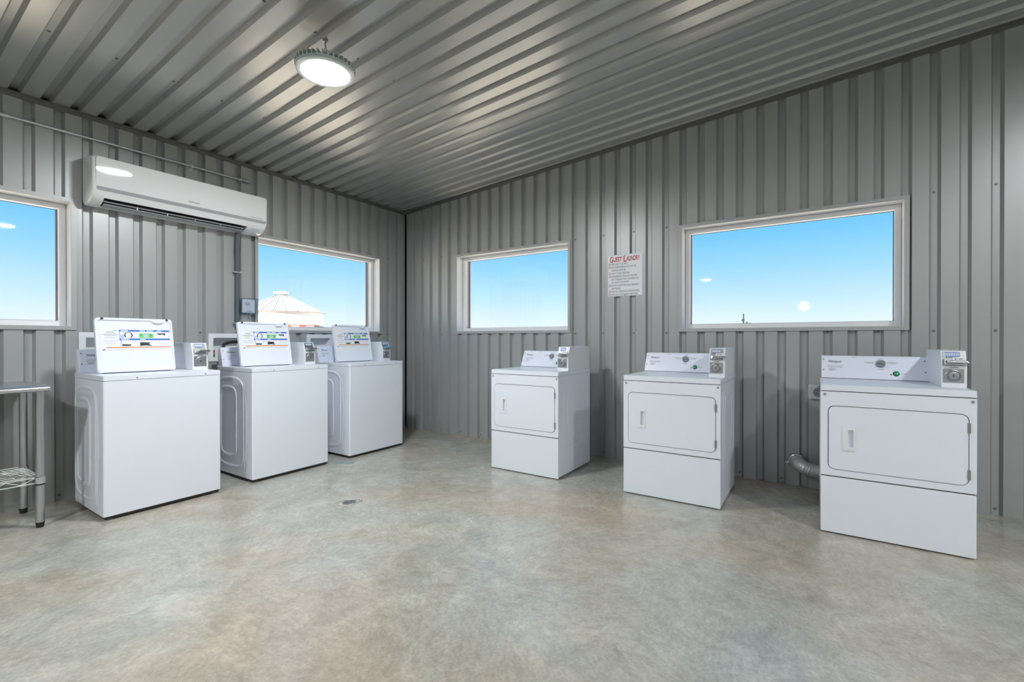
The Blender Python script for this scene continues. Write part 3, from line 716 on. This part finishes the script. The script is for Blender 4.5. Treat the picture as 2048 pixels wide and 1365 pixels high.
dh = MB(); hp = [(-2.262, -.085, .90), (-2.262, -.070, 1.05), (-2.260, -.064, 1.085), (-2.252, -.056, 1.108), (-2.236, -.046, 1.122), (-2.21, -.040, 1.131), (-2.16, -.036, 1.139), (-2.11, -.038, 1.138), (-2.085, -.044, 1.12), (-2.08, -.060, 1.06), (-2.08, -.075, .95)]
pp = []
for a, b in zip(hp, hp[1:]):
    for k in range(6): pp.append(tuple(a[j] + (b[j] - a[j]) * k / 6 for j in range(3)))
dh.tube(pp, [.0125 + .0018 * (k % 2) for k in range(len(pp))], 12); dho = dh.build('drain_hose', M['black']); tag(dho, 'black corrugated drain hose bending over in front of the outlet box behind the middle washer', 'hose')
mb = MB(); mb.tube([(-2.290, -.060, 1.083), (-2.262, -.060, 1.083), (-2.235, -.058, 1.083)], [.006, .018, .006], 10); mb.build('hose_clamp', M['greyp'], dho)

# ------------------------------------------------------------------ stainless table at the left edge
pt = empty('prep_table', (-4.2, -.32, 0)); tag(pt, 'stainless steel work table with round legs and a wire lower shelf', 'table')
TZ = .877; bx0, bx1, by0, by1 = -.80, .714, -.286, .300
mb = MB()
prof = [(by0 + .017 + .017 * math.cos(R(a)), TZ - .017 + .017 * math.sin(R(a))) for a in range(90, 301, 15)] + [(by0 + .022, TZ - .026), (by0 + .012, TZ - .018), (by0 + .020, TZ - .0025), (by1, TZ - .0025), (by1, TZ)]
mb.prism(prof, lambda a, b, h: (h, a, b), bx0, bx1 - .006)
mb.box(bx1 - .006, bx1, by0 + .004, by1, TZ - .030, TZ - .001, .002); mb.build('tabletop', M['steel'], pt)
mb = MB(); mb.box(bx0 + .05, bx1 - .03, -.215, .21, TZ - .030, TZ - .004); mb.build('underframe', M['zinc'], pt)
for x in (.678, -.74):
    for y in (-.205, .212):
        mb = MB(); mb.cyl((x, y, .028), (x, y, TZ - .02), .0205, 20); lg = mb.build('leg', M['steel'], pt)
        mb = MB(); mb.lathe([(0, 0), (.016, 0), (.019, .008), (.019, .022), (.0212, .023), (.0212, .034), (0, .034)], (x, y, 0), 18); mb.build('foot', M['black'], lg)
        mb = MB(); mb.lathe([(.0206, .270), (.0245, .272), (.0255, .285), (.0245, .312), (.0206, .315)], (x, y, 0), 18); mb.build('shelf_collar', M['chrome'], lg)
        mb = MB(); mb.lathe([(.0206, .262), (.0235, .263), (.0235, .270), (.0206, .271)], (x, y, 0), 18); mb.build('collar_clip', M['black'], lg)
mb = MB()
for k in range(9): y = -.205 + .417 * k / 8; mb.cyl((-.74, y, .308), (.678, y, .308), .0024, 6)
for k in range(16): x = -.74 + 1.418 * k / 15; mb.cyl((x, -.205, .304), (x, .212, .304), .0024, 6)
for y in (-.205, .212):
    mb.cyl((-.72, y, .310), (.658, y, .310), .0035, 8); mb.cyl((-.72, y, .276), (.658, y, .276), .0035, 8)
    mb.tube([(-.72 + 1.378 * k / 22, y, .279 if k % 2 else .307) for k in range(23)], .0022, 6)
for x in (-.74, .678):
    mb.cyl((x, -.19, .310), (x, .20, .310), .0035, 8); mb.cyl((x, -.19, .276), (x, .20, .276), .0035, 8)
mb.build('wire_shelf', M['plated'], pt)

# ------------------------------------------------------------------ sign on the right wall
sg = empty('notice_board', (0, -2.997, 1.579)); tag(sg, 'white laundry rules sign with a red heading on the right wall', 'sign')
SW, SH = .343, .400
mb = MB(); mb.box(-.0045, -.0005, -SW / 2, SW / 2, 0, SH, .0008); mb.build('board', M['signwhite'], sg)
def ST(x, z): return Matrix(((0, 0, -1, -.0045), (-1, 0, 0, SW / 2 - x), (0, 1, 0, z), (0, 0, 0, 1)))
x = .022
for word, big, rest in (('G', .030, None), ('UEST', .087, .046), ('L', .030, None), ('AUNDRY', .130, .046)):
    h = .058 if rest is None else rest
    zb = .328 if rest is None else .334
    lettering(word, big, h, ST(x, zb), 'heading_lettering', M['redink'], sg, .0006, .95, .02); x += big + (.004 if word == 'G' else -.002 if word == 'L' else .016)
rows = [(1, 'FOR GUEST USE ONLY.', .165), (1, 'NOT RESPONSIBLE FOR LOST OR', .245), (0, 'DAMAGED ARTICLES.', .148), (1, 'USE AT YOUR OWN RISK!', .183), (1, 'MANAGEMENT DOES NOT PROVIDE', .256),
        (0, 'AN ATTENDANT FOR THE OPERATION', .271), (0, 'OF LAUNDRY EQUIPMENT.', .182), (1, 'DO NOT LEAVE PERSONAL PROPERTY', .277), (0, 'UNATTENDED.', .098), (1, 'READ ALL OPERATING INSTRUCTIONS.', .277), (1, 'NO GLASS CONTAINERS PERMITTED.', .265)]
for i, (bu, tx, wd) in enumerate(rows):
    z = SH * (1 - .243 - .0735 * i)
    lettering(tx, wd, .0165, ST(.036, z), 'rule_lettering', M['signink'], sg, .0006, 1.0, .0)
    if bu:
        mb = MB(ST(.010, z)); mb.ring(rrect(0, .017, 0, .018, .003, 3), rrect(.0035, .0135, .0035, .0145, .002, 3), lambda a, b, h: (a, b, h), 0, .0007); mb.build('bullet', M['redink'], sg)
for z in (SH - .012, .010): screw(sg, (-.0045, 0, z), (0, 0, -R(90)), .6)

# ------------------------------------------------------------------ dryer duct and power outlet
du = empty('exhaust_duct', (-.02, -4.405, .20)); tag(du, 'silver flexible exhaust duct bending from the wall behind the nearest dryer', 'duct')
pts = [(.02, 0, 0), (-.025, 0, 0), (-.055, -.006, -.002)]
for i in range(1, 13):
    a = R(7.5 * i); pts.append((-.055 - .075 * math.sin(a), -.006 - .085 * (1 - math.cos(a)), -.002 - .022 * (1 - math.cos(a))))
for i in range(1, 9): pts.append((-.130 - .004 * i, -.091 - .043 * i, -.024 - .0075 * i))
fine = []
for a, b in zip(pts, pts[1:]):
    k = max(2, round((Vector(b) - Vector(a)).length / .0045))
    for j in range(k): fine.append(tuple(a[q] + (b[q] - a[q]) * j / k for q in range(3)))
mb = MB(); mb.tube(fine, [.0508 - .0022 * (j % 2) for j in range(len(fine))], 28); mb.build('flexible_tube', M['foil'], du)
mb = MB(); mb.tube([(-.012, .0545 * math.cos(R(a)), .0545 * math.sin(R(a))) for a in range(0, 360, 12)], .0045, 8, True); mb.tube([(-.020, .0535 * math.cos(R(a)), .0535 * math.sin(R(a))) for a in range(0, 360, 12)], .0035, 8, True)
mb.box(-.030, -.004, .052, .080, -.016, -.004, .002); mb.cyl((-.017, .060, -.024), (-.017, .060, .002), .004, 8); mb.build('hose_clamp', M['chrome'], du)

po = empty('power_outlet', (0, -4.535, .756)); tag(po, 'square metal outlet box with a grey round plug left of the nearest dryer', 'outlet')
mb = MB(); mb.prism(rrect(-.054, .054, -.052, .052, .010, 4), lambda a, b, h: (-h, a, b), .001, .022, .003); mb.build('outlet_box', M['galv'], po)
mb = MB(); mb.prism(rrect(-.058, .058, -.056, .056, .012, 4), lambda a, b, h: (-h, a, b), .022, .025, .001)
for y in (-.049, .049):
    for z in (-.047, .047): mb.cyl((-.024, y, z), (-.028, y, z), .006, 10)
mb.build('cover_plate', M['galv'], po)
mb = MB(); mb.lathe([(.034, .024), (.034, .045), (.030, .052), (.012, .053), (0, .053)], (0, -.008, -.002), 28, 'x'); 
po_p = mb
for v in po_p.bm.verts: v.co.x = -v.co.x
po_p.tube([(-.048, -.008, .025), (-.05, -.020, .040), (-.05, -.032, .050)], [.010, .012, .010], 12); po_p.build('plug', M['greyp'], po)
mb = MB(); mb.tube([(-.050, -.026, .046), (-.055, -.050, .052), (-.075, -.085, .035), (-.12, -.12, -.06), (-.14, -.13, -.30)], .011, 12); mb.build('cord', M['plastic'], po)

# ------------------------------------------------------------------ ceiling lamps
def make_lamp():
    root = empty('high_bay_light', (0, 0, 0))
    mb = MB(); mb.lathe([(0, .002), (.10, .001), (.135, .002), (.135, .010), (0, .010)], (0, 0, 0), 64); mb.build('lens', M['lens'], root)
    mb = MB(); mb.lathe([(.134, .005), (.136, .0), (.142, -.003), (.158, -.003), (.166, .004), (.167, .022), (.150, .030), (.07, .030), (.06, .075), (.03, .085), (0, .085)], (0, 0, 0), 64); mb.build('housing', M['fixture'], root)
    mb = MB()
    for k in range(36):
        a = 2 * math.pi * k / 36; c, s_ = math.cos(a), math.sin(a)
        q = [(.075, .028), (.164, .018), (.172, .024), (.172, .046), (.160, .052), (.075, .070)]
        mb.prism(q, lambda r_, h, t: (r_ * c - t * s_, r_ * s_ + t * c, h), -.0035, .0035)
    mb.build('heat_sink', M['fixture'], root)
    mb = MB(); mb.lathe([(0, -.001), (.004, -.001), (.004, .005), (0, .005)], (0, 0, 0), 12); mb.build('lens_stud', M['zinc'], root)
    mb = MB(); mb.cyl((0, 0, .084), (0, 0, .105), .006, 10)
    mb.tube([(.009 * math.cos(R(a)), 0, .114 + .012 * math.sin(R(a))) for a in range(0, 360, 24)], .0026, 8, True); mb.build('hanging_eye', M['zinc'], root)
    mb = MB(); mb.tube([(0, .008 * math.cos(R(a)), .142 + .021 * math.sin(R(a))) for a in range(0, 360, 20)], .0023, 8, True)
    mb.tube([(.008 * math.cos(R(a)) * .8, .004 * math.cos(R(a)), .168 + .014 * math.sin(R(a))) for a in range(0, 360, 20)], .0023, 8, True); mb.build('chain', M['zinc'], root)
    mb = MB(); mb.lathe([(0, .178), (.006, .178), (.006, .190), (.016, .192), (.016, .206), (0, .206)], (0, 0, 0), 16); mb.build('ceiling_hook', M['zinc'], root)
    return root
lamp = make_lamp()
llab = ['lit round high bay lamp hanging from the ribbed ceiling by a short chain', 'round high bay lamp hanging behind the viewer along the table side', 'round high bay lamp at the far rear end of the laundry', 'added round fill lamp in the corner farthest behind the viewer', 'added round fill lamp, out of view, at the steel table end of the room', 'added round fill lamp behind the viewer in the middle of its row']
for i, (x, y) in enumerate(((-2.578, -2.048), (-2.55, -6.6), (-8.7, -2.048), (-8.7, -6.6), (-5.64, -2.048), (-5.64, -6.6))):  # last three are unseen lamps added to brighten the room
    o = lamp if i == 0 else copy_tree(lamp)
    o.location = (x, y, ceil_z(y) - .200)
    tag(o, llab[i], 'ceiling lamp', 'high bay ceiling lamps')

# ------------------------------------------------------------------ small things on the floor
fd = empty('floor_drain', (-2.196, -1.76, 0)); tag(fd, 'small round drain hole with chipped concrete in the floor', 'drain')
mb = MB(); rnd = random.Random(3)
ring_o = [(.074 * (1 + .22 * rnd.uniform(-1, 1)) * math.cos(R(a)), .060 * (1 + .2 * rnd.uniform(-1, 1)) * math.sin(R(a))) for a in range(0, 360, 15)]
mb.prism(ring_o, lambda a, b, h: (a, b, h), .0002, .0022)
for k in range(26):
    a = rnd.uniform(0, 6.28); r_ = rnd.uniform(.045, .085); s_ = rnd.uniform(.003, .008); mb.box(r_ * math.cos(a) - s_, r_ * math.cos(a) + s_, r_ * math.sin(a) - s_, r_ * math.sin(a) + s_, .001, .002 + s_ * .5, .001)
mb.build('chipped_edge', M['grit'], fd)
mb = MB(); mb.lathe([(.050, .002), (.050, .0045), (.044, .005), (.042, .003), (0, .003)], (0, 0, 0), 28); mb.build('grate', M['zinc'], fd)
mb = MB()
for r_, n in ((.016, 6), (.032, 10)):
    for k in range(n): a = 2 * math.pi * k / n; mb.lathe([(.0055, .0026), (.0055, .0034), (0, .0034)], (r_ * math.cos(a), r_ * math.sin(a), 0), 10)
mb.build('grate_hole', M['ink'], fd)
mb = MB(Matrix.Translation((-1.548, -.835, 0)) @ Matrix.Rotation(R(-62), 4, 'Z'))
mb.prism([(-.095, -.022), (-.05, -.028), (.02, -.024), (.09, -.028), (.096, .018), (.03, .026), (-.04, .022), (-.09, .026)], lambda a, b, h: (a, b, h), .0003, .0012)
tag(mb.build('tape_scrap', M['tape']), 'blue-green scrap of tape flat on the floor before the washers', 'tape')
for (x, y, m, nm, lb, cat) in ((-1.385, -.708, 'redleaf', 'dry_leaf', 'dark red leaf at the foot of the washer nearest the corner', 'leaf'), (-1.312, -.772, 'yelleaf', 'dry_leaf', 'small yellow leaf in front of the washer nearest the corner', 'leaf'), (-1.25, -.83, 'paleleaf', 'paper_chip', 'tiny pale chip on the floor right of the yellow leaf', 'debris')):
    mb = MB(Matrix.Translation((x, y, 0)) @ Matrix.Rotation(rnd.uniform(0, 3), 4, 'Z'))
    n = 7; s_ = .022 if cat == 'leaf' else .010
    top = [(s_ * math.cos(6.28 * k / n) * rnd.uniform(.7, 1.2), s_ * .6 * math.sin(6.28 * k / n) * rnd.uniform(.7, 1.2)) for k in range(n)]
    mb.prism(top, lambda a, b, h: (a, b, h + abs(a) * .25), .0004, .004)
    tag(mb.build(nm, M[m]), lb, cat)

# ------------------------------------------------------------------ outside: grain bin, wagon, pole, brush
def polar(px, D):      # a point on the ground D metres from the camera in the direction of image column px
    v = Vector((math.sin(R(56.535)), math.cos(R(56.535)), 0)) + (px - 1024) / 918.2 * Vector((math.cos(R(56.535)), -math.sin(R(56.535)), 0))
    v.normalize(); return Vector((cam.location.x, cam.location.y, -.3)) + v * D
D = 60; sp = polar(563, D); si = empty('grain_bin', sp); tag(si, 'white round grain bin with a conical roof outside the left-wall window', 'silo')
rs = 4.55; ez = 4.55; az = 6.75
mb = MB(); prof = [(0, 0), (rs, 0)]
z = 0
while z < ez - .06: prof += [(rs + .012, z + .04), (rs - .006, z + .09)]; z += .10
prof += [(rs, ez), (0, ez)]; mb.lathe(prof, (0, 0, 0), 72); mb.build('bin_wall', M['silo'], si)
mb = MB(); mb.lathe([(0, ez - .02), (rs + .15, ez - .05), (rs + .17, ez), (.75, az - .25), (0, az - .2)], (0, 0, 0), 72); mb.build('roof', M['silo'], si)
mb = MB()
for k in range(24):
    a = 2 * math.pi * k / 24 + .1; c, s_ = math.cos(a), math.sin(a); mb.tube([((rs + .16) * c, (rs + .16) * s_, ez + .02), (.75 * c, .75 * s_, az - .23)], .06, 6)
    mb.box((rs + .12) * c - .05, (rs + .12) * c + .05, (rs + .12) * s_ - .05, (rs + .12) * s_ + .05, ez - .02, ez + .09)
mb.build('roof_rib', M['siloline'], si)
mb = MB(); mb.lathe([(rs + .10, ez - .06), (rs + .19, ez - .05), (rs + .19, ez - .01), (rs + .10, ez - .01)], (0, 0, 0), 72); mb.build('eave_band', M['siloline'], si)
mb = MB(); mb.lathe([(.75, az - .3), (.62, az - .1), (.62, az + .02), (.85, az + .04), (.85, az + .22), (.3, az + .30), (0, az + .30)], (0, 0, 0), 32); mb.build('roof_cap', M['silo'], si)
p0 = polar(602, 52); dirx = (polar(640, 52) - polar(575, 52)).normalized(); ang = math.atan2(dirx.y, dirx.x)
wg = empty('farm_wagon', p0 + Vector((0, 0, .002)), ang); tag(wg, 'low red farm wagon parked in front of the grain bin', 'wagon')
mb = MB(); mb.box(-2.6, 1.75, -.9, .9, 1.95, 2.95, .03); mb.build('wagon_bed', M['redpaint'], wg)
for x in (-2.2, -.9, .5): mb = MB(); mb.box(x, x + .75, -.92, -.89, 2.76, 2.84); mb.build('side_panel', M['silo'], wg)
for x in (-1.8, 1.0):
    for y in (-.9, .9):
        mb = MB(); mb.lathe([(0, -.12), (.55, -.12), (.6, 0), (.55, .12), (0, .12)], (x, y, .6), 24, 'y'); mb.build('wheel', M['black'], wg)
mb = MB(); mb.box(-2.2, 1.4, -.5, .5, .55, 1.98); mb.build('chassis', M['greyp'], wg)
au = MB(); a0 = polar(628, 47); a1 = polar(649, 47)
au.tube([(a0.x, a0.y, 2.34), (a1.x, a1.y, 2.30)], [.17, .05], 10); au.tube([(a0.x, a0.y, 2.2), (a0.x, a0.y, -.3)], .06, 8); au.tube([(a1.x, a1.y, 2.22), (a1.x, a1.y, -.3)], .05, 8)
tag(au.build('grain_auger', M['wood']), 'dark green tapered auger tube right of the red wagon', 'auger')
pp_ = polar(1487, 90); up = empty('utility_pole', pp_); tag(up, 'thin dark utility pole on the horizon in the larger right-wall window', 'pole')
mb = MB(); mb.tube([(0, 0, 0), (0, 0, 5.95)], [.14, .10], 8); mb.build('pole', M['wood'], up)
d2 = (polar(1497, 90) - pp_).normalized()
mb = MB(); mb.box(-.75, -.25, -.2, .2, 4.6, 5.0, .05); mb.build('transformer', M['wood'], up)
for i, px in enumerate((1494, 1500, 1506)):
    q = polar(px, 120 + 5 * i); bm_ = MB()
    ht_ = 5.7 - i * .12
    bm_.tube([(rnd.uniform(-.06, .06), rnd.uniform(-.06, .06), ht_ * t) for t in (0, .2, .3, .42, .5, .6, .68, .8, .86, 1)], [.12, .12, .9, .75, 1.1, .7, .85, .4, .5, .02], 9)
    tag(bm_.build('tree', M['leaf'], None, q), ['far tree top just right of the utility pole', 'middle far tree top right of the utility pole', 'far tree top farthest right of the utility pole'][i], 'tree', 'trees on the horizon')
